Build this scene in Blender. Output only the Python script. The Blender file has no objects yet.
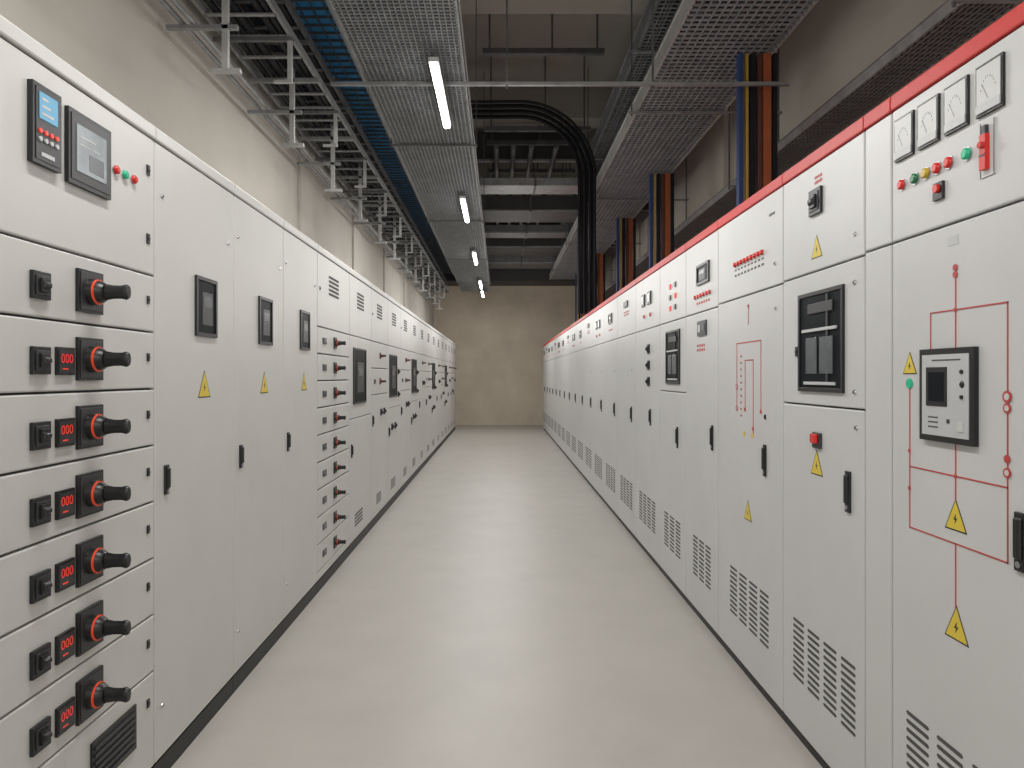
import bpy, bmesh, math, random
from mathutils import Vector
random.seed(4)
sc=bpy.context.scene
sc.view_settings.view_transform='Standard'
COL=sc.collection
# ------------------------------------------------------------------ materials
def mat(name,col,rough=.5,metal=0,var=0,scale=8,emis=None,es=1,bump=0,col2=None,stretch=None,spec=None):
    m=bpy.data.materials.new(name); m.use_nodes=True
    nt=m.node_tree; b=nt.nodes['Principled BSDF']
    b.inputs['Base Color'].default_value=(*col,1); b.inputs['Roughness'].default_value=rough
    b.inputs['Metallic'].default_value=metal
    if spec is not None: b.inputs['Specular IOR Level'].default_value=spec
    if emis:
        b.inputs['Emission Color'].default_value=(*emis,1); b.inputs['Emission Strength'].default_value=es
    if var or bump:
        mp=nt.nodes.new('ShaderNodeMapping')
        g=nt.nodes.new('ShaderNodeNewGeometry')
        nt.links.new(g.outputs['Position'],mp.inputs['Vector'])
        if stretch: mp.inputs['Scale'].default_value=stretch
        n=nt.nodes.new('ShaderNodeTexNoise'); n.inputs['Scale'].default_value=scale; n.inputs['Detail'].default_value=6
        n.inputs['Roughness'].default_value=.6
        nt.links.new(mp.outputs['Vector'],n.inputs['Vector'])
        if var:
            r=nt.nodes.new('ShaderNodeValToRGB')
            c2=col2 or tuple(max(0,c*(1-var)) for c in col); c1=tuple(min(1,c*(1+var*.5)) for c in col)
            r.color_ramp.elements[0].position=.3; r.color_ramp.elements[1].position=.7
            r.color_ramp.elements[0].color=(*c2,1); r.color_ramp.elements[1].color=(*c1,1)
            nt.links.new(n.outputs['Fac'],r.inputs['Fac']); nt.links.new(r.outputs['Color'],b.inputs['Base Color'])
        if bump:
            bp=nt.nodes.new('ShaderNodeBump'); bp.inputs['Strength'].default_value=bump; bp.inputs['Distance'].default_value=.01
            nt.links.new(n.outputs['Fac'],bp.inputs['Height']); nt.links.new(bp.outputs['Normal'],b.inputs['Normal'])
    return m
M={}
M['paint']=mat('cabinet_paint',(.63,.625,.60),.42,var=.04,scale=3,bump=.02)
M['paintR']=mat('cabinet_paint_cool',(.615,.62,.615),.4,var=.04,scale=3,bump=.02)
M['seam_shade']=mat('seam_shade_grey',(.12,.118,.115),.7,var=.1)  # shade of the door gaps put into the colour of the backing
M['plinth']=mat('plinth_black',(.018,.018,.018),.5,var=.2)
M['black']=mat('black_plastic',(.012,.012,.013),.35,var=.15,scale=30)
M['dark']=mat('dark_plastic',(.035,.037,.04),.4,var=.15,scale=30)
M['slot']=mat('vent_slot',(.085,.085,.085),.8,var=.1)
M['red']=mat('red_paint',(.60,.038,.034),.5,var=.06)
M['rline']=mat('red_print',(.50,.06,.055),.5,var=.08)
M['redl']=mat('red_lamp',(.6,.02,.015),.25,emis=(.9,.03,.02),es=.08,var=.05)
M['greenl']=mat('green_lamp',(.02,.42,.22),.25,emis=(.02,.6,.3),es=.1,var=.05)
M['dgreen']=mat('dark_green_lamp',(.02,.20,.08),.25,var=.05)
M['yl']=mat('yellow_lamp',(.6,.42,.04),.25,var=.05)
M['chrome']=mat('chrome_bezel',(.5,.5,.5),.3,metal=1,var=.05)
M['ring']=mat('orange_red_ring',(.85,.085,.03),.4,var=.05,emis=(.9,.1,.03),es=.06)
M['glass']=mat('dark_glass',(.014,.017,.020),.35,var=.2,scale=10,spec=.03)
M['screen']=mat('grey_screen',(.10,.115,.125),.2,var=.2,scale=12)
M['pale']=mat('pale_blue_screen',(.30,.34,.37),.2,var=.35,scale=9)
M['lcd']=mat('blue_lcd',(.05,.25,.4),.2,emis=(.05,.30,.5),es=.35,var=.1)
M['led']=mat('red_led_digits',(.7,.035,.03),.4,emis=(1,.07,.04),es=.35,var=.03)
M['white']=mat('white_dial',(.60,.605,.60),.4,var=.03)
M['face']=mat('grey_faceplate',(.54,.55,.56),.4,var=.05)
M['yellow']=mat('sign_yellow',(.75,.57,.06),.45,var=.05)
M['steel']=mat('galvanised_steel',(.28,.285,.285),.5,metal=.3,var=.3,scale=9)
M['steelm']=mat('weathered_steel',(.15,.152,.152),.55,metal=.25,var=.3,scale=9)
M['pale_steel']=mat('pale_zinc_steel',(.45,.45,.44),.5,metal=.2,var=.2,scale=9)
M['mesh']=mat('tray_wire_steel',(.20,.208,.212),.55,metal=.2,var=.25,scale=7)
M['meshr']=mat('wide_tray_wire_steel',(.27,.29,.30),.55,metal=.2,var=.25,scale=7)
M['steeld']=mat('dull_steel',(.10,.102,.104),.6,metal=.2,var=.3,scale=9)
M['cable']=mat('black_cable',(.012,.012,.014),.65,var=.2,spec=.25)
M['gcable']=mat('grey_cable',(.045,.047,.050),.6,var=.2)
M['orange']=mat('orange_insulation',(.36,.09,.025),.55,var=.15)
M['blue']=mat('blue_insulation',(.02,.05,.17),.55,var=.15)
M['yel']=mat('yellow_insulation',(.45,.28,.05),.55,var=.1)
M['brown']=mat('brown_red_insulation',(.10,.03,.02),.55,var=.1)
M['bluedeck']=mat('blue_deck_paint',(.05,.34,.72),.6,var=.4,scale=3)
M['duct']=mat('dark_duct',(.05,.049,.048),.6,var=.3,scale=3)
M['wall']=mat('concrete_wall',(.52,.485,.43),.85,var=.09,scale=1.3,bump=.2)
M['backwall']=mat('plaster_wall',(.68,.595,.48),.9,var=.14,scale=1.6,bump=.3)
M['ceil']=mat('ceiling_concrete',(.33,.305,.265),.9,var=.12,scale=1.1,bump=.2)
M['floor']=mat('floor_resin',(.455,.431,.394),.42,var=.07,scale=2.6,bump=.02,spec=.42)
M['tube']=mat('lamp_diffuser',(1,1,1),.4,emis=(1,.99,.97),es=12,var=.01)
M['fix']=mat('lamp_housing',(.5,.5,.5),.4,var=.05)
# ------------------------------------------------------------------ builder
WL={}
def ident(p): return p
class B:
    def __init__(s,T=ident): s.T=T; s.v=[]; s.f=[]; s.m=[]; s.mats=[]; s.sm=[]
    def mi(s,m):
        if m not in s.mats: s.mats.append(m)
        return s.mats.index(m)
    def add(s,vs,fs,m,smooth=False):
        o=len(s.v); s.v+= [s.T(p) for p in vs]; k=s.mi(m)
        for f in fs: s.f.append([i+o for i in f]); s.m.append(k); s.sm.append(smooth)
    def box(s,a0,a1,b0,b1,c0,c1,m):
        vs=[(a,b,c) for a in(a0,a1) for b in(b0,b1) for c in(c0,c1)]
        s.add(vs,[(0,1,3,2),(4,6,7,5),(0,4,5,1),(2,3,7,6),(0,2,6,4),(1,5,7,3)],m); return s
    def frust(s,u,v,du,dv,du2,dv2,w0,w1,m):
        vs=[(u-du,v-dv,w0),(u+du,v-dv,w0),(u+du,v+dv,w0),(u-du,v+dv,w0),(u-du2,v-dv2,w1),(u+du2,v-dv2,w1),(u+du2,v+dv2,w1),(u-du2,v+dv2,w1)]
        s.add(vs,[(0,1,2,3),(4,5,6,7),(0,1,5,4),(1,2,6,5),(2,3,7,6),(3,0,4,7)],m); return s
    def lathe(s,u,v,prof,m,n=20,ex=1,ey=1):
        vs=[];k=len(prof);fs=[]
        for w,r in prof:
            for i in range(n):
                a=2*math.pi*i/n; vs.append((u+r*ex*math.cos(a),v+r*ey*math.sin(a),w))
        for j in range(k-1):
            fs+=[(j*n+i,j*n+(i+1)%n,(j+1)*n+(i+1)%n,(j+1)*n+i) for i in range(n)]
        s.add(vs,fs,m,True)
        s.add(vs,[tuple(range(n)),tuple(range((k-1)*n,k*n))],m); return s
    def cyl(s,u,v,w0,w1,r0,r1,m,n=20): return s.lathe(u,v,((w0,r0),(w1,r1)),m,n)
    def prism(s,pts,w0,w1,m):
        n=len(pts); vs=[(p[0],p[1],w0) for p in pts]+[(p[0],p[1],w1) for p in pts]
        s.add(vs,[tuple(range(n)),tuple(range(n,2*n))]+[(i,(i+1)%n,n+(i+1)%n,n+i) for i in range(n)],m); return s
    def tube(s,pts,r,m,n=10):
        P=[Vector(p) for p in pts]; vs=[]; fs=[]
        up=None
        for i,p in enumerate(P):
            t=(P[min(i+1,len(P)-1)]-P[max(i-1,0)]).normalized()
            if up is None:
                up=Vector((0,0,1)) if abs(t.z)<.9 else Vector((1,0,0))
            a=(up-t*up.dot(t)).normalized(); up=a; b=t.cross(a)
            for k in range(n):
                an=2*math.pi*k/n; vs.append(tuple(p+a*r*math.cos(an)+b*r*math.sin(an)))
        for i in range(len(P)-1):
            for k in range(n):
                fs.append((i*n+k,i*n+(k+1)%n,(i+1)*n+(k+1)%n,(i+1)*n+k))
        s.add(vs,fs,m,True)
        s.add(vs,[tuple(range(n)),tuple(range((len(P)-1)*n,len(P)*n))],m); return s
    def text(s,txt,size,u,v,w,m,dirn):
        for (vs,fs) in [text_geo(txt,size)]:
            s.add([(u+dirn*a,v+b,w) for a,b in vs],fs,m)
        return s
    def done(s,name,parent=None,bevel=0,**kw):
        xs=[p[0] for p in s.v]; ys=[p[1] for p in s.v]; zs=[p[2] for p in s.v]
        o=Vector(((min(xs)+max(xs))/2,(min(ys)+max(ys))/2,min(zs)))
        me=bpy.data.meshes.new(name)
        me.from_pydata([tuple(Vector(p)-o) for p in s.v],[],s.f)
        for m in s.mats: me.materials.append(M[m])
        me.polygons.foreach_set('material_index',s.m); me.polygons.foreach_set('use_smooth',s.sm)
        me.update()
        bm=bmesh.new(); bm.from_mesh(me); bmesh.ops.recalc_face_normals(bm,faces=bm.faces); bm.to_mesh(me); bm.free()
        ob=bpy.data.objects.new(name,me); COL.objects.link(ob)
        if parent: ob.parent=parent; ob.location=o-WL[parent.name]
        else: ob.location=o
        WL[ob.name]=o.copy()
        if bevel:
            md=ob.modifiers.new('bevel','BEVEL'); md.width=bevel; md.segments=2; md.limit_method='ANGLE'
        for k,x in kw.items(): ob[k]=x
        return ob
TG={}
def text_geo(t,size):
    if (t,size) in TG: return TG[(t,size)]
    cu=bpy.data.curves.new('t','FONT'); cu.body=t; cu.size=size; cu.align_x='CENTER'; cu.align_y='CENTER'
    ob=bpy.data.objects.new('t',cu)
    me=bpy.data.meshes.new_from_object(ob)
    r=([(v.co.x,v.co.y) for v in me.vertices],[tuple(p.vertices) for p in me.polygons])
    bpy.data.objects.remove(ob); bpy.data.curves.remove(cu); bpy.data.meshes.remove(me)
    TG[(t,size)]=r; return r
def thing(name,loc,label,category,group=None):
    e=bpy.data.objects.new(name,None); e.empty_display_size=.2; COL.objects.link(e); e.location=loc; WL[e.name]=Vector(loc)
    e['label']=label; e['category']=category
    if group: e['group']=group
    return e
# ------------------------------------------------------------------ dimensions
H=1.35; F=700.0
XA=1.13; XB=1.10; TL=2.166; TR=2.13
def TLf(p): return (-XA+p[2],p[0],p[1])
def TRf(p): return (XB-p[2],p[0],p[1])
# ------------------------------------------------------------------ shell
def struct(b,name): return b.done(name,kind='structure')
Y0,Y1=-3.0,19.2; WLX=-1.82; WRX=2.75; ZC=5.6
struct(B().box(WLX-.2,WRX+.2,Y0,Y1+.2,-.2,0,'floor'),'floor')
struct(B().box(WLX-.2,WLX,Y0,Y1,0,ZC,'wall'),'wall_left')
struct(B().box(WRX,WRX+.2,Y0,Y1,0,ZC,'wall'),'wall_right')
struct(B().box(WLX-.2,WRX+.2,Y1,Y1+.2,0,ZC,'backwall'),'wall_back')
struct(B().box(WLX-.2,WRX+.2,Y0,Y1+.2,ZC,ZC+.2,'ceil'),'ceiling')
n=1
for y in (6.9,10.3,13.8):
    struct(B().box(WLX+.1,WRX-.1,y,y+.45,5.15,ZC,'ceil'),'trim_%d'%n); n+=1
for y in (3.9,8.3,12.6):
    struct(B().box(WRX-.1,WRX,y,y+.4,0,5.14,'wall'),'trim_%d'%n); n+=1
for y in (6.3,8.6,10.9,13.2):
    struct(B().box(WLX,WLX+.025,y,y+.4,0,3.4,'wall'),'trim_%d'%n); n+=1
struct(B().box(WLX+.1,WRX-.12,18.2,19.19,3.82,5.1,'duct'),'trim_%d'%n)
# ------------------------------------------------------------------ cabinet parts
def sign(T,par,u,v,h,d):
    b=B(T); w=h*1.06
    def tri(k,dz=0): return [(u-w/2*k,v-h/2*k+dz),(u+w/2*k,v-h/2*k+dz),(u,v+h/2*k+dz)]
    b.prism(tri(1),0,.0008,'black'); b.prism(tri(.88,-h*.015),.0008,.0012,'yellow')
    s=h*.36
    bolt=[(.10,.62),(-.30,-.08),(-.02,-.05),(-.12,-.55),(.28,.12),(.02,.1)]
    b.prism([(u+d*x*s*.9,v-h*.14+y*s*.8) for x,y in bolt],.0012,.0016,'black')
    b.done('warning_sign',par,label='yellow triangular high voltage warning sign')
def handle(T,par,u,v,h=.12,wd=.012):
    b=B(T); b.box(u-wd,u+wd,v-h/2,v+h/2,0,.008,'black')
    b.frust(u,v+h*.06,wd*.7,h*.36,wd*.5,h*.33,.008,.016,'black')
    b.cyl(u,v-h*.38,.008,.011,wd*.5,wd*.5,'chrome',12)
    b.done('door_handle',par,.003,label='slim black swing lever door handle')
def lock(T,par,u,v,s=.016,m='black'):
    b=B(T); b.box(u-s*.55,u+s*.55,v-s,v+s,0,.004,m); b.cyl(u,v,.004,.007,s*.4,s*.35,'dark',10)
    b.done('lock',par)
def keyhole(T,par,u,v,r=.008):
    B(T).cyl(u,v,0,.005,r,r*.8,'chrome',12).cyl(u,v,.005,.0055,r*.4,r*.4,'black',8).done('lock',par)
def lamp(T,par,u,v,r,m):
    B(T).cyl(u,v,0,.003,r*1.12,r*1.08,'chrome').lathe(u,v,((.003,r*.95),(.009,r*.9),(.012,r*.6)),m).done('indicator_lamp',par)
def rotary(T,par,u,v,s=1):
    b=B(T); q=.058*s
    b.box(u-q,u+q,v-q,v+q,0,.010*s,'black'); b.box(u-q*.88,u+q*.88,v-q*.88,v+q*.88,.010*s,.012*s,'dark')
    b.lathe(u,v,((.012*s,.037*s),(.028*s,.034*s)),'black',28)
    b.lathe(u,v,((.028*s,.0345*s),(.033*s,.034*s)),'ring',28)
    b.lathe(u,v,((.033*s,.0312*s),(.042*s,.028*s),(.050*s,.022*s)),'black',24)
    b.lathe(u,v,((.050*s,.021*s),(.070*s,.0175*s),(.092*s,.017*s),(.106*s,.020*s),(.113*s,.016*s)),'black',20,.6,1.08)
    b.done('rotary_switch',par,.0015*s,label='black rotary isolator handle with red ring')
def toggle(T,par,u,v,q=.034):
    b=B(T); b.box(u-q,u+q,v-q,v+q,0,.010,'black'); b.box(u-q*.72,u+q*.72,v-q*.72,v+q*.72,.010,.013,'dark')
    b.box(u-q*.45,u+q*.45,v-q*.5,v+q*.5,.013,.020,'black'); b.frust(u,v,q*.4,q*.3,q*.3,q*.12,.020,.028,'black')
    b.done('selector_switch',par,.002)
def meter(T,par,u,v,d,txt='000',q=.036):
    b=B(T); b.box(u-q,u+q,v-q,v+q,0,.008,'black'); b.box(u-q*.86,u+q*.86,v-q*.8,v+q*.8,.008,.0095,'dark')
    b.text(txt,.034,u,v+.006,.0102,'led',d)
    b.box(u-q*.5,u+q*.1,v-q*.60,v-q*.50,.0095,.0102,'led')
    b.done('digital_meter',par)
def louvre(T,par,u0,u1,v0,v1,n,m='slot',w=.0015):
    b=B(T); h=(v1-v0)/n
    for i in range(n): b.box(u0,u1,v0+i*h+h*.2,v0+i*h+h*.75,0,w,m)
    b.done('vent',par)
def slots(T,par,u0,u1,v0=.225,v1=.455,cols=4,rows=10):
    b=B(T); cw=(u1-u0)/cols; rh=(v1-v0)/rows
    for c in range(cols):
        for r in range(rows):
            x0=u0+c*cw+cw*.12; x1=u0+(c+1)*cw-cw*.12; z0=v0+r*rh+rh*.27; z1=z0+rh*.45; e=(z1-z0)/2
            b.prism([(x0+e,z0),(x1-e,z0),(x1,z0+e),(x1-e,z1),(x0+e,z1),(x0,z0+e)],0,.0012,'slot')
    b.done('vent',par,label='rows of pressed ventilation slots')
def window(T,par,u0,u1,v0,v1,big=False,name='inspection_window'):
    b=B(T); t=.014
    b.box(u0,u1,v0,v0+t,0,.009,'black'); b.box(u0,u1,v1-t,v1,0,.009,'black')
    b.box(u0,u0+t,v0+t,v1-t,0,.009,'black'); b.box(u1-t,u1,v0+t,v1-t,0,.009,'black')
    b.box(u0+t,u1-t,v0+t,v1-t,0,.005,'glass')
    w=u1-u0; h=v1-v0
    if big:
        b.box(u0+w*.2,u1-w*.25,v1-h*.22,v1-h*.12,.005,.01,'dark')
        b.box(u0+w*.12,u1-w*.12,v1-h*.40,v1-h*.37,.005,.012,'face')
        b.box(u0+w*.2,u0+w*.48,v1-h*.82,v1-h*.46,.005,.010,'screen')
        b.box(u0+w*.55,u0+w*.8,v1-h*.82,v1-h*.46,.005,.009,'screen')
        b.box(u0+w*.3,u0+w*.34,v1-h*.9,v1-h*.05,.005,.0095,'dark')
        b.box(u0+w*.15,u1-w*.15,v0+h*.07,v0+h*.1,.005,.01,'face')
    else:
        b.box(u0+w*.3,u0+w*.8,v0+h*.2,v0+h*.75,.005,.0058,'dark')
        b.box(u0+w*.36,u0+w*.74,v0+h*.5,v0+h*.68,.0058,.0064,'screen')
    b.done(name,par,.001,label='dark glazed window in a black frame')
def panel(T,par,name,u0,u1,v0,v1,m,g=.003,**k):
    return B(T).box(u0+g,u1-g,v0+g,v1-g,-.022,0,m).done(name,par,.004,**k)
def cabinet(side,u0,u1,label,group):
    T=TLf if side=='L' else TRf
    X=-XA if side=='L' else XB; dpt=.55 if side=='L' else 1.02
    sx=-1 if side=='L' else 1
    e=thing('switchgear_cabinet',(X+sx*dpt/2,(u0+u1)/2,0),label,'electrical cabinet',group)
    m='paint' if side=='L' else 'paintR'
    g=.0015; zb=.07 if side=='L' else .035
    ztop=TL-.045 if side=='L' else TR-.038
    b=B(T); b.box(u0+g,u1-g,zb,ztop,-dpt,-.03,m); b.box(u0+g,u1-g,zb,ztop,-.03,-.0225,'seam_shade')
    b.done('body',e)
    B(T).box(u0+g,u1-g,0,zb,-dpt,-.004 if side=='L' else -.012,'plinth').done('plinth',e,label='black base plinth')
    if side=='L':
        B(T).box(u0+g,u1-g,ztop+.001,TL,-dpt,.006,m).done('top_cap',e,.006)
    else:
        b=B(T); b.box(u0+g,u1-g,ztop+.001,TR+.006,-dpt,.004,'red'); b.done('top_trim',e,.004,label='red painted top trim')
    return e,T,m,zb+.006,ztop
# ------------------------------------------------------------------ LEFT ROW
GL='white cabinets along one side of the aisle'
GR='red-topped cabinets along the other side of the aisle'
e,T,m,zb,zt=cabinet('L',1.30,2.29,'white motor control cabinet with seven rotary-handle drawers and touchscreen',GL)
d=panel(T,e,'door',1.30,2.29,1.676,zt,m)
b=B(T); b.box(1.672,1.782,1.865,2.06,0,.014,'black'); b.box(1.682,1.772,1.875,2.05,.014,.016,'dark')
b.box(1.692,1.762,1.975,2.04,.016,.0175,'lcd')
for i in range(3): b.box(1.70,1.725+.01*i,2.022-.018*i,2.028-.018*i,.0175,.018,'white')
for i in range(4):
    for j in range(2): b.cyl(1.695+.021*i,1.945-.02*j,.016,.02,.006,.006,'face' if j else 'led',8)
b.box(1.70,1.75,1.885,1.895,.016,.0175,'face')
b.done('controller',d,.002,label='black power controller with blue display')
b=B(T); b.box(1.815,2.013,1.855,2.052,0,.012,'black'); b.box(1.825,2.003,1.867,2.04,.012,.014,'dark')
b.box(1.845,1.983,1.892,2.017,.014,.0155,'pale'); b.box(1.86,1.93,1.985,1.989,.0155,.016,'white'); b.box(1.86,1.95,1.965,1.968,.0155,.016,'white'); b.box(1.90,1.97,1.905,1.95,.0155,.016,'screen')
b.done('touchscreen',d,.003,label='pale blue-grey touchscreen in a black bezel')
for u,c in((2.055,'redl'),(2.104,'greenl'),(2.155,'redl')): lamp(T,d,u,1.955,.0135,c)
lock(T,d,2.245,2.01); lock(T,d,2.245,1.79)
lv=[1.676-.184*k for k in range(8)]
for k in range(7):
    d=panel(T,e,'drawer',1.30,2.29,lv[k+1],lv[k],m)
    c=(lv[k]+lv[k+1])/2
    rotary(T,d,1.920,c-.004)
    toggle(T,d,1.714,c-.012)
    if k: meter(T,d,1.812,c-.012,1,'000')
    lock(T,d,2.245,c+.01,.013)
d=panel(T,e,'panel',1.30,2.29,zb,lv[7],m)
b=B(T); b.box(1.93,2.165,.20,.335,0,.006,'black')
for i in range(6): b.box(1.94,2.155,.21+.02*i,.219+.02*i,.006,.01,'dark')
b.done('vent',d,label='black louvred vent'); lock(T,d,2.245,.3,.013)
for i in range(3):
    u0=2.29+.68*i
    e,T,m,zb,zt=cabinet('L',u0,u0+.68,'tall white single-door cabinet with narrow display window and warning sign',GL)
    d=panel(T,e,'door',u0,u0+.68,zb,zt,m)
    window(T,d,u0+.30,u0+.49,1.5,1.725)
    sign(T,d,u0+.385,1.32,.105,1)
    handle(T,d,u0+.075,1.0,.10,.014)
    keyhole(T,d,u0+.05,1.95); keyhole(T,d,u0+.05,.25); keyhole(T,d,u0+.62,1.9)
def ldrawers(u0,u1,lab,n=9,cols=1):
    e,T,m,zb,zt=cabinet('L',u0,u1,lab,GL)
    d=panel(T,e,'upper_door',u0,u1,1.66,zt,m)
    w=u1-u0
    louvre(T,d,u0+w*.32,u0+w*.62,1.88,2.02,5)
    if u0<8: lock(T,d,u0+.06,1.9,.012)
    z0=.13 if n==9 else 1.66-.24*n; h=(1.66-z0)/max(n,1)
    for k in range(n):
        c=1.66-h*(k+.5)
        d=panel(T,e,'drawer',u0,u1,c-h/2,c+h/2,m,.004)
        rotary(T,d,u0+w*.5,c,.66 if n==9 else .5)
        if n==9 or k%2: B(T).box(u0+w*.14,u0+w*.24,c-.02,c+.02,0,.004,'dark').box(u0+w*.16,u0+w*.22,c-.004,c+.014,.004,.006,'screen').done('name_plate',d)
    if z0>.2:
        d=panel(T,e,'lower_door',u0,u1,zb,z0,m)
        handle(T,d,u0+.06,min(.95,z0-.2),.10); louvre(T,d,u0+.25,u0+.5,.17,.27,4,'black')
        if n: toggle(T,d,u0+w*.55,z0-.17,.032); toggle(T,d,u0+w*.75,z0-.17,.032)
    else:
        d=panel(T,e,'panel',u0,u1,zb,z0,m)
ldrawers(4.33,5.25,'white motor control cabinet with nine small rotary-handle drawers')
def lwin(u0,u1,off,lab,small):
    e,T,m,zb,zt=cabinet('L',u0,u1,lab,GL); w=u1-u0
    d=panel(T,e,'upper_door',u0,u1,1.66,zt,m); louvre(T,d,u0+w*.32,u0+w*.62,1.88,2.02,5)
    d=panel(T,e,'middle_door',u0,u1,1.02,1.66,m); window(T,d,u0+off,u0+off+.5,1.13,1.57)
    if small:
        for k in range(2): toggle(T,d,u0+w*.8,1.15+.25*k,.03)
    d=panel(T,e,'lower_door',u0,u1,zb,1.02,m); handle(T,d,u0+.07,.78,.10)
    louvre(T,d,u0+.2,u0+.5,.17,.28,4,'black'); 
    if small:
        for k in range(2): toggle(T,d,u0+w*(.3+.25*k),.82,.035)
W=.8964
k=0; u=5.25
while u<17.7:
    if k in (0,2,4,7,10): lwin(u,u+W,.1 if k else .13,'white cabinet with large dark display window and lower vent',k>0)
    else:
        nn=[0,2,0,2,0,1,2,0,1,2,0,1,2,1][k]
        ldrawers(u,u+W,'white cabinet with a short stack of rotary-handle drawers',nn)
    u+=W; k+=1
# ------------------------------------------------------------------ RIGHT ROW
def redline(T,par,segs,t=.0035,dots=(),name='mimic_diagram'):
    b=B(T)
    for (a0,a1,c0,c1) in segs:
        b.box(min(a0,c0)-t/2,max(a0,c0)+t/2,min(a1,c1)-t/2,max(a1,c1)+t/2,0,.0012,'rline')
    for u,v,r in dots:
        b.cyl(u,v,.0012,.003,r,r,'rline',16)
        if r>.009: b.cyl(u,v,.003,.0035,r*.6,r*.6,'white',12)
    b.done(name,par,label='red printed single-line diagram')
def redtext(T,par,u,v,w,rows=2,n=8,h=.012):
    b=B(T)
    for r in range(rows):
        for i in range(n):
            b.box(u-w/2+w*i/n,u-w/2+w*(i+.6)/n,v-r*h*1.7,v-r*h*1.7+h,0,.001,'rline')
    b.done('caption',par,label='small red printed caption')
# R1
e,T,m,zb,zt=cabinet('R',1.15,1.966,'white cabinet with four dial meters, indicator lamps and red mimic diagram',GR)
d=panel(T,e,'upper_door',1.15,1.966,1.722,zt,m)
for u in (1.898,1.79,1.681,1.566):
    b=B(T); b.box(u-.043,u+.043,1.940,2.056,0,.007,'black'); b.box(u-.038,u+.038,1.946,2.050,.007,.0085,'white')
    b.box(u-.038,u+.038,1.946,1.966,.0085,.010,'face')
    for a in range(9):
        t=math.radians(150-a*15); cx=u-math.cos(t)*.027; cz=1.972+math.sin(t)*.05
        b.box(cx-.0007,cx+.0007,cz-.0025,cz+.0025,.0085,.009,'screen')
    b.prism([(u+.0005,1.973),(u-.0005,1.973),(u+.02,2.012),(u+.0207,2.0115)],.009,.0094,'dark')
    b.done('dial_meter',d,.001,label='white dial meter in a thin black rectangular bezel')
for u,c in((1.911,'redl'),(1.851,'dgreen'),(1.803,'yl'),(1.758,'redl'),(1.711,'redl'),(1.645,'greenl')):
    lamp(T,d,u,1.872,.0145,c)
b=B(T); b.box(1.73,1.768,1.79,1.834,0,.008,'black'); b.cyl(1.749,1.818,.008,.015,.011,.010,'redl')
b.done('push_button',d,.001,label='small red button on a black square base')
b=B(T); b.box(1.552,1.60,1.80,1.925,0,.003,'white'); b.box(1.553,1.555,1.80,1.925,.003,.004,'black');b.box(1.597,1.599,1.80,1.925,.003,.004,'black')
b.box(1.568,1.588,1.815,1.895,.003,.014,'redl'); b.cyl(1.577,1.87,.014,.022,.008,.007,'red',12); b.box(1.571,1.584,1.895,1.915,.003,.012,'dark'); b.box(1.568,1.588,1.845,1.85,.014,.015,'dark')
b.done('circuit_breaker',d,.001,label='small red circuit breaker in a white slot')
d=panel(T,e,'lower_door',1.15,1.966,zb,1.722,m)
redline(T,d,[(1.689,1.612,1.689,1.51),(1.516,1.51,1.787,1.51),(1.787,1.42,1.787,1.51),(1.516,.945,1.516,1.51),(1.516,.945,1.878,.945),
  (1.878,.945,1.878,1.33),(1.516,1.108,1.878,1.108),(1.689,1.19,1.689,1.05),(1.689,1.51,1.689,1.42),(1.689,.945,1.689,.79)],
  dots=[(1.689,1.612,.008),(1.689,1.595,.008),(1.516,1.305,.013),(1.516,1.28,.011),(1.516,1.17,.009),(1.516,1.14,.011),(1.878,1.15,.005),(1.878,1.05,.005),(1.689,1.51,.005),(1.689,1.108,.005)])
B(T).cyl(1.878,1.33,0,.004,.014,.013,'greenl').done('indicator_lamp',d)
sign(T,d,1.878,1.385,.06,-1); sign(T,d,1.689,1.015,.078,-1); sign(T,d,1.686,.755,.085,-1)
b=B(T); b.box(1.608,1.816,1.187,1.418,0,.012,'black'); b.box(1.623,1.801,1.202,1.403,.012,.0145,'face')
b.box(1.70,1.782,1.275,1.372,.0145,.016,'black'); b.box(1.71,1.772,1.287,1.360,.016,.0165,'glass')
for i in range(3): b.cyl(1.645,1.36-.03*i,.0145,.018,.009 if i==1 else .005,.005,'black',12)
for i in range(3): b.box(1.735,1.775,1.245-.012*i,1.249-.012*i,.0145,.015,'screen')
b.box(1.64,1.66,1.218,1.24,.0145,.017,'white'); b.box(1.65,1.76,1.387,1.391,.0145,.015,'screen')
b.box(1.69,1.70,1.235,1.245,.0145,.016,'dark')
b.done('protection_relay',d,.002,label='grey protection relay with LCD in black bezel')
handle(T,d,1.474,1.0,.125,.015); slots(T,d,1.25,1.91,cols=5)
B(T).box(1.68,1.72,1.668,1.69,0,.001,'face').done('sticker',d)
# filler
e,T,m,zb,zt=cabinet('R',1.966,2.112,'narrow blank white filler cabinet between wider doors',GR)
panel(T,e,'panel',1.966,2.112,zb,1.722,m); panel(T,e,'panel',1.966,2.112,1.722,zt,m)
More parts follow.
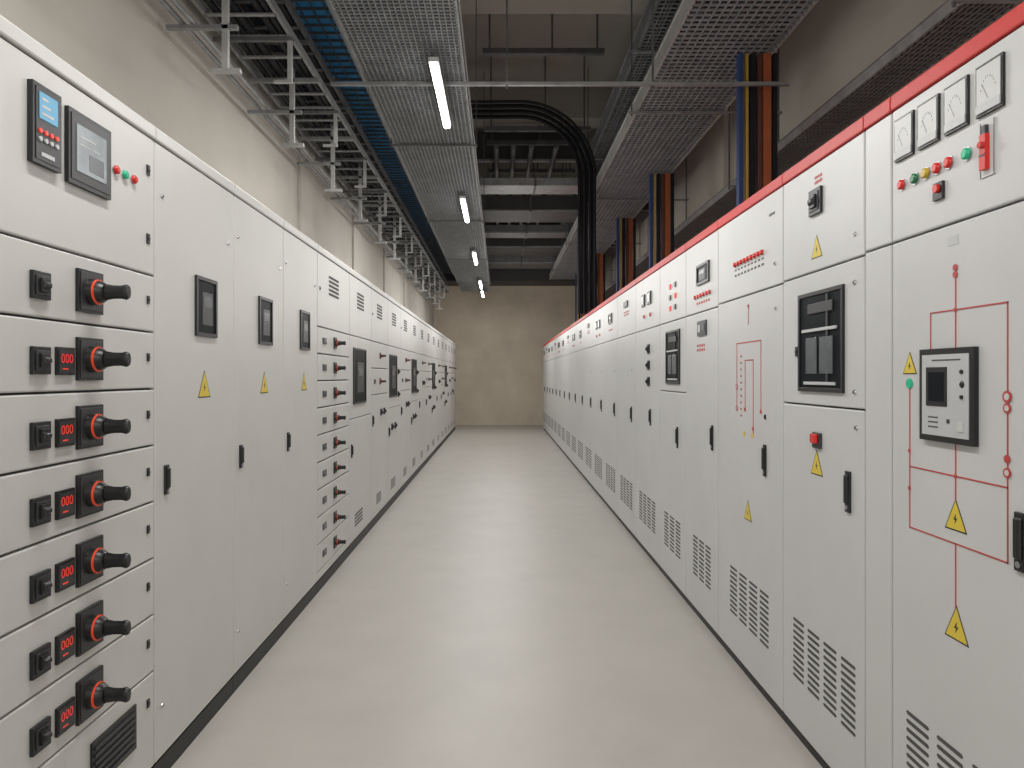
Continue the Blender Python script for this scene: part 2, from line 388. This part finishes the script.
# R2
e,T,m,zb,zt=cabinet('R',2.112,2.72,'white cabinet with large dark breaker window, red button and vents',GR)
d=panel(T,e,'upper_door',2.112,2.72,1.715,zt,m)
toggle(T,d,2.43,1.955,.045); redtext(T,d,2.42,2.035,.06,2,6,.01); sign(T,d,2.43,1.80,.08,-1); keyhole(T,d,2.17,1.79)
d=panel(T,e,'middle_door',2.112,2.72,1.247,1.715,m)
window(T,d,2.232,2.567,1.295,1.644,True); lock(T,d,2.592,1.44,.018); keyhole(T,d,2.17,1.64); keyhole(T,d,2.17,1.3)
d=panel(T,e,'lower_door',2.112,2.72,zb,1.247,m)
b=B(T); b.box(2.39,2.45,1.10,1.155,0,.010,'dark'); b.box(2.40,2.44,1.118,1.15,.010,.022,'redl'); b.done('push_button',d,.003,label='red rectangular push button')
sign(T,d,2.43,1.05,.088,-1); handle(T,d,2.205,.985,.13,.014); keyhole(T,d,2.16,1.19); slots(T,d,2.15,2.64)
# R3
e,T,m,zb,zt=cabinet('R',2.72,3.53,'white cabinet with red indicator rows, thin mimic diagram and vents',GR)
d=panel(T,e,'upper_door',2.72,3.53,1.71,zt,m)
b=B(T)
for i in range(9): lamp(T,d,2.93+.042*i,1.868,.012,'redl')
for i in range(9):
    u=2.93+.042*i; b.box(u-.012,u+.012,1.838,1.846,0,.001,'black'); b.box(u-.012,u+.012,1.812,1.822,0,.001,'black')
b.done('caption',d,label='row of tiny black printed captions'); keyhole(T,d,2.80,1.8); B(T).box(2.8,2.86,2.0,2.01,0,.001,'dark').done('sticker',d)
d=panel(T,e,'lower_door',2.72,3.53,zb,1.71,m)
redline(T,d,[(3.1,1.66,3.1,1.58),(2.95,1.50,3.25,1.50),(3.25,1.50,3.25,1.2),(2.95,1.50,2.95,1.2),(3.04,1.42,3.14,1.42),(3.14,1.2,3.14,1.42),(3.04,1.1,3.04,1.42)],.005,
  dots=[(3.1,1.66,.008),(3.25,1.30,.012),(3.25,1.2,.012),(3.04,1.12,.009),(3.14,1.2,.009),(2.95,1.2,.009)]+[(3.19,1.44-.03*i,.005) for i in range(10)])
sign(T,d,3.105,.755,.09,-1); handle(T,d,2.90,1.0,.13); lock(T,d,2.90,1.18,.010); keyhole(T,d,2.79,1.62); slots(T,d,2.85,3.36)
B(T).box(3.04,3.06,1.08,1.1,0,.002,'yellow').box(3.14,3.16,1.08,1.1,0,.002,'yellow').done('label_plate',d)
# R4
e,T,m,zb,zt=cabinet('R',3.53,4.14,'white cabinet with a small display and red caption row',GR)
d=panel(T,e,'upper_door',3.53,4.14,1.70,zt,m)
window(T,d,3.67,3.90,1.85,1.96); 
for i in range(6): lamp(T,d,3.66+.055*i,1.79,.012,'redl')
redtext(T,d,3.8,1.745,.26,1,6,.014)
d=panel(T,e,'lower_door',3.53,4.14,zb,1.70,m)
b=B(T); b.box(3.72,3.88,1.57,1.65,0,.008,'dark'); b.box(3.74,3.80,1.59,1.63,.008,.01,'screen'); b.box(3.82,3.86,1.59,1.63,.008,.01,'face'); b.done('digital_meter',d)
redtext(T,d,3.84,1.51,.16,2,5,.014); handle(T,d,3.62,1.03,.13); slots(T,d,3.64,4.0,cols=3)
# R5
e,T,m,zb,zt=cabinet('R',4.14,4.81,'white cabinet with tall dark window in its middle door',GR)
d=panel(T,e,'upper_door',4.14,4.81,1.70,zt,m)
for i in range(2):
    for j in range(3): B(T).box(4.37+.13*i,4.41+.13*i,1.77+.07*j,1.80+.07*j,0,.006,'led' if (i+j)%2 else 'dark').done('push_button',d)
d=panel(T,e,'middle_door',4.14,4.81,1.25,1.70,m); window(T,d,4.27,4.62,1.30,1.64,True)
d=panel(T,e,'lower_door',4.14,4.81,zb,1.25,m); handle(T,d,4.33,.97,.13); slots(T,d,4.25,4.7,cols=3)
def rgen(u0,u1,k):
    labs=['white cabinet with small meters on upper door and selector switches','white cabinet with plain tall door and slim handle','white cabinet with dark display and red captions']
    e,T,m,zb,zt=cabinet('R',u0,u1,labs[k%3],GR); w=u1-u0
    d=panel(T,e,'upper_door',u0,u1,1.70,zt,m)
    if k%3==0:
        for i in range(2): B(T).box(u0+w*(.32+.25*i),u0+w*(.45+.25*i),1.88,1.97,0,.01,'dark').box(u0+w*(.34+.25*i),u0+w*(.43+.25*i),1.895,1.955,.01,.012,'screen').done('digital_meter',d)
        for i in range(2): lamp(T,d,u0+w*(.35+.25*i),1.80,.014,'redl')
    elif k%3==1:
        redtext(T,d,u0+w*.5,1.9,w*.3,2,6,.014)
        B(T).box(u0+w*.4,u0+w*.6,1.95,2.0,0,.01,'dark').done('name_plate',d)
    else:
        window(T,d,u0+w*.38,u0+w*.62,1.87,1.97); redtext(T,d,u0+w*.5,1.8,w*.3,1,5,.014)
    d=panel(T,e,'lower_door',u0,u1,zb,1.70,m)
    if k==0:
        for z in (1.55,1.43,1.31): toggle(T,d,u0+w*.42,z,.034)
        handle(T,d,u0+w*.35,1.05,.12)
    else:
        handle(T,d,u0+w*.2,1.03,.13); keyhole(T,d,u0+w*.18,1.4)
    slots(T,d,u0+w*.15,u0+w*.85,rows=10 if k<4 else 7)
rgen(4.81,5.67,0)
for k in range(14):
    w=(17.8-5.67)/14; rgen(5.67+w*k,5.67+w*(k+1),k+1)
# ------------------------------------------------------------------ OVERHEAD
YT=.6
def rung_tray(name,x0,x1,y0,y1,z,side,step,mt,label,cat,nlong=0,wt=.008,rail=None,lip=.02,lw=.005,jit=0):
    b=B(); rail=rail or mt
    for x in (x0,x1):
        b.box(x-.010,x+.010,y0,y1,z,z+side,rail)
        b.box(x-lip,x+lip,y0,y1,z+side,z+side+.006,rail)
    y=y0+step
    while y<y1-.05:
        yy=y+random.uniform(-jit,jit)
        b.box(x0,x1,yy-wt/2,yy+wt/2,z,z+.010,mt); y+=step
    for i in range(nlong):
        x=x0+(x1-x0)*(i+1)/(nlong+1); b.box(x-lw,x+lw,y0,y1,z-.004,z+.002,mt)
    return b.done(name,label=label,category=cat)
def cables(xs,z,y0,y1,r,m='cable',grp='power cables on the overhead tray',lab='black power cable lying along the overhead tray'):
    for x in xs:
        B().tube([(x,y0,z),(x+random.uniform(-.004,.004),(y0+y1)/2,z),(x,y1,z)],r,m,8).done('power_cable',label=lab,category='cable',group=grp)
def fr(a,b,n): return [a+(b-a)*i/(n-1) for i in range(n)]
# left ladders (wall side), stacked
rung_tray('cable_ladder',-1.72,-1.30,YT,17.8,3.45,.05,.27,'steel','dull steel cable ladder running beside the concrete wall','cable ladder',0,.028,lip=.008,jit=.05)
cables([-1.66,-1.60,-1.54,-1.40,-1.35],3.487,YT,17.8,.022)
rung_tray('cable_ladder',-1.72,-1.36,YT,17.8,3.72,.05,.3,'steelm','narrow upper steel cable ladder close to the wall','cable ladder',0,.028,lip=.008,jit=.06)
cables(fr(-1.66,-1.42,5),3.757,YT,17.8,.022)
y=2.54; i=0
while y<17:
    b=B(); b.box(-1.482,-1.450,y-.014,y+.014,2.985,3.975,'pale_steel')
    b.box(-1.535,-1.385,y-.016,y+.016,2.968,2.988,'pale_steel')
    b.box(-1.78,-1.40,y-.014,y+.014,3.20,3.222,'steel')
    b.box(-1.78,-1.28,y-.014,y+.014,3.42,3.446,'steel'); b.box(-1.76,-1.34,y-.014,y+.014,3.692,3.716,'steelm')
    b.done('strut_hanger',label='galvanised strut hanger with stepped arms holding the cable ladders',category='hanger',group='ladder strut hangers'); y+=1.2; i+=1
y=3.14
while y<17:
    b=B(); b.box(-1.78,-1.28,y-.012,y+.012,3.424,3.446,'steelm'); b.box(-1.315,-1.288,y-.012,y+.012,3.18,3.424,'pale_steel'); b.box(-1.40,-1.288,y-.012,y+.012,3.165,3.182,'pale_steel')
    b.done('ladder_arm',label='galvanised drop arm hanging beneath the cable ladder',category='bracket',group='ladder drop arms'); y+=1.2
for x in (-1.70,-1.64):
    B().tube([(x,YT,3.237),(x,9,3.237),(x,17.6,3.237)],.014,'steel',8).done('conduit_pipe',label='thin steel conduit resting on the ladder arms',category='pipe',group='thin conduits beside the wall')
# blue deck duct
b=B(); b.box(-1.81,-.90,YT,18.0,4.005,4.16,'bluedeck')
y=YT+.12
while y<18: b.box(-1.815,-.89,y-.004,y+.004,3.985,4.005,'steelm'); y+=.12
for x in fr(-1.72,-.98,9): b.box(x-.004,x+.004,YT,18.0,3.99,4.005,'steelm')
b.done('blue_duct',label='blue painted overhead duct with dark ribs',category='duct')
B().tube([(-1.2,YT,3.965),(-1.2,9,3.965),(-1.2,18,3.965)],.018,'fix',10).done('conduit_pipe',label='pale slim conduit pipe running along the blue duct',category='pipe')
# central mesh tray with lights
rung_tray('mesh_cable_tray',-.98,-.26,YT,18.0,3.52,.08,.04,'mesh','galvanised wire mesh cable tray carrying the lamps','cable tray',19,.014,rail='steel')
cables(fr(-.92,-.32,9),3.562,YT,18.0,.03,'gcable',lab='dark grey power cable lying along the overhead tray')
# right tray run
rung_tray('mesh_cable_tray',1.27,2.07,YT,17.8,3.80,.12,.065,'meshr','wide galvanised mesh cable tray above the red-topped cabinets','cable tray',13,.018,rail='pale_steel',lw=.006)
cables(fr(1.33,2.01,8),3.847,YT,17.8,.030,'gcable',lab='dark grey power cable lying along the overhead tray')
rung_tray('mesh_cable_tray',1.27,1.90,YT,17.8,4.36,.16,.065,'mesh','upper dull steel mesh cable tray','cable tray',9,.016)
cables(fr(1.34,1.8,6),4.405,YT,17.8,.032)
rung_tray('mesh_cable_tray',2.20,2.46,YT,17.8,3.12,.06,.06,'steelm','slim mesh cable tray near the concrete wall','cable tray',8,.02,rail='steel')
cables(fr(2.26,2.40,3),3.16,YT,17.8,.026,'gcable',lab='dark grey power cable lying along the overhead tray')
# trapeze bars
y=3.26; i=0
while y<17.5:
    b=B(); b.box(1.19,2.60,y-.012,y+.012,3.77,3.792,'steel')
    b.box(1.21,2.12,y-.012,y+.012,4.328,4.35,'steel')
    b.box(2.10,2.60,y-.012,y+.012,3.09,3.11,'steel')
    for x,zb_ in ((1.215,3.75),(2.115,3.07),(2.57,3.07)): b.box(x-.006,x+.006,y-.006,y+.006,zb_,ZC-.01,'steeld')
    b.done('trapeze_hanger',label='steel trapeze hanger under the wide cable tray',category='hanger',group='tray trapeze hangers')
    b=B(); b.box(-1.02,-.21,y+.06,y+.078,3.492,3.510,'steelm')
    for x in (-1.012,-.222): b.box(x-.005,x+.005,y+.063,y+.075,3.47,ZC-.01 if x>-.5 else 3.975,'steeld')
    b.done('trapeze_hanger',label='steel trapeze hanger under the lamp-carrying tray',category='hanger',group='tray trapeze hangers')
    y+=3.2; i+=1
# long cross strut that spans the aisle
y=5.13
b=B(); b.box(-1.24,2.12,y-.014,y+.014,3.478,3.502,'steel')
for x in (.05,1.12): b.box(x-.007,x+.007,y-.007,y+.007,3.46,ZC-.01,'steeld')
b.done('cross_strut',label='galvanised strut spanning above the aisle on rods',category='strut')
def duct(x0,x1,y0,y1,z0,z1,m='duct',lab='dark sheet metal duct crossing overhead'):
    b=B(); b.box(x0,x1,y0,y1,z0,z1,m)
    x=x0+.5
    while x<x1: b.box(x-.015,x+.015,y0-.015,y1+.015,z0-.015,z1+.015,'steeld'); x+=.8
    b.box(x0,x1,y0-.012,y0,z0-.01,z0+.02,'steel')
    b.done('air_duct',label=lab,category='duct',group='overhead cross ducts')
duct(-.8,2.5,9.9,10.4,4.05,4.15,'steel','grey sheet metal duct crossing overhead')
duct(-.8,2.5,11.45,12.3,4.05,4.3)
duct(-.8,2.5,13.2,13.7,4.05,4.2,'steelm','grey sheet metal duct crossing overhead')
duct(-.8,2.5,14.65,15.7,4.05,4.3)
duct(-.8,2.5,16.4,17.3,4.0,4.3,'steelm','grey sheet metal duct crossing overhead')
# secondary steelwork above the cross ducts
for x in (-.05,.18,.42,.75):
    B().tube([(x,9.3,4.40),(x,13,4.40),(x,18.1,4.40)],.035,'steeld',10).done('service_pipe',label='dark service pipe running beneath the ceiling',category='pipe',group='high level service pipes')
for y,z in ((6.75,5.05),(8.05,5.05),(9.3,4.60),(10.6,4.85),(11.2,4.60),(12.5,4.60),(14.5,4.70)):
    b=B(); b.box(-.2,1.2,y-.03,y+.03,z,z+.06,'steeld')
    for x in (-.12,.6,1.12): b.box(x-.01,x+.01,y-.01,y+.01,z+.06,ZC-.01 if not 10.3<y<10.75 else 5.15,'steeld')
    b.done('cross_strut',label='dark steel strut crossing beneath the ceiling',category='strut',group='dark high level struts')
B().box(-.8,1.2,10.85,10.9,4.70,5.14,'duct').box(-.8,1.2,10.83,10.92,4.68,4.71,'steel').done('fascia_panel',label='dark sheet metal panel hung beneath the ceiling beam',category='panel')
# sweeping cables
for i in range(7):
    off=i*.034
    r=.95-off; xv=1.215-off; yv=8.95+(.04 if i%2 else 0)
    top=4.86-off
    pts=[(xv,yv,2.145)]
    for k in range(1,5):
        z=2.145+(top-r-2.145)*k/4; pts.append((xv+(random.uniform(-.007,.007) if k<4 else 0),yv+random.uniform(-.006,.006),z))
    for k in range(1,15):
        a=math.pi/2*k/14; pts.append((xv-r+r*math.cos(a),yv,top-r+r*math.sin(a)))
    pts+= [(xv-r-.4,yv,top-.004),(-.75,yv,top)]
    B().tube(pts,.019,'cable',10).done('power_cable',label='thick black cable curving down onto the cabinets',category='cable',group='sweeping black cables')
# vertical coloured bars
for i,y in enumerate((5.25,8.35,10.7,13.8,16.6)):
    for x,w,mm,lab in ((1.80,.018,'blue','blue insulated busbar riser'),(1.845,.010,'yel','thin yellow insulated conductor riser'),(1.89,.02,'cable','black insulated busbar riser'),(1.94,.016,'brown','brown red insulated busbar riser'),(1.995,.03,'orange','orange insulated busbar riser'),(2.055,.016,'cable','black insulated busbar riser')):
        b=B(); b.box(x-w,x+w,y-.03,y+.03,2.142,3.76,mm)
        b.box(x-w*.6,x+w*.6,y-.034,y+.034,2.138,2.2,'steeld')
        b.done('busbar_riser',None,.004,label=lab+' standing on the cabinet top',category='busbar',group='coloured busbar risers')
# ------------------------------------------------------------------ lamps
def area(x,y,z,sx,sy,p,rot=(0,0,0),c=(1,.985,.965)):
    l=bpy.data.lights.new('lamp','AREA'); l.shape='RECTANGLE'; l.size=sx; l.size_y=sy; l.energy=p; l.color=c
    o=bpy.data.objects.new('lamp_light',l); COL.objects.link(o); o.location=(x,y,z); o.rotation_euler=rot; return o
for k in range(-2,5):
    yc=min(5.23+3.57*k,17.75)
    e=thing('strip_light',(-.44,yc,3.40),'white linear strip light hung under the mesh tray','light','strip lights over the aisle')
    B().box(-.475,-.405,yc-.6,yc+.6,3.43,3.462,'fix').box(-.45,-.43,yc-.4,yc-.37,3.46,3.515,'fix').box(-.45,-.43,yc+.37,yc+.4,3.46,3.515,'fix').done('housing',e,.003)
    B().box(-.465,-.415,yc-.59,yc+.59,3.405,3.43,'tube').done('diffuser',e,.008)
    if k<4:
        o=area(-.44,yc,3.39,.12,1.2,33 if k<3 else 26); o.parent=e; o.location=(0,0,-.015)
# added fill points without any fixture, brightening walls and ceiling
def pt(x,y,z,p,r=.4):
    l=bpy.data.lights.new('fill_point','POINT'); l.energy=p; l.shadow_soft_size=r; l.color=(1,.98,.95)
    o=bpy.data.objects.new('fill_light',l); COL.objects.link(o); o.location=(x,y,z)
for y in (-.5,3.5,7.5,11.5,15.0): pt(.25,y,2.5,26 if y<15 else 34,.5)
w=bpy.data.worlds.new('world'); sc.world=w; w.use_nodes=True
w.node_tree.nodes['Background'].inputs[0].default_value=(1,.99,.975,1); w.node_tree.nodes['Background'].inputs[1].default_value=.9
# ------------------------------------------------------------------ camera
cd=bpy.data.cameras.new('camera'); cam=bpy.data.objects.new('camera',cd); COL.objects.link(cam)
cd.sensor_width=36; cd.lens=F*36/1024; cam.location=(0,0,H); cam.rotation_euler=(math.pi/2,0,0)
cd.shift_x=12/1024; cd.shift_y=-8/1024; cd.clip_start=.05
sc.camera=cam
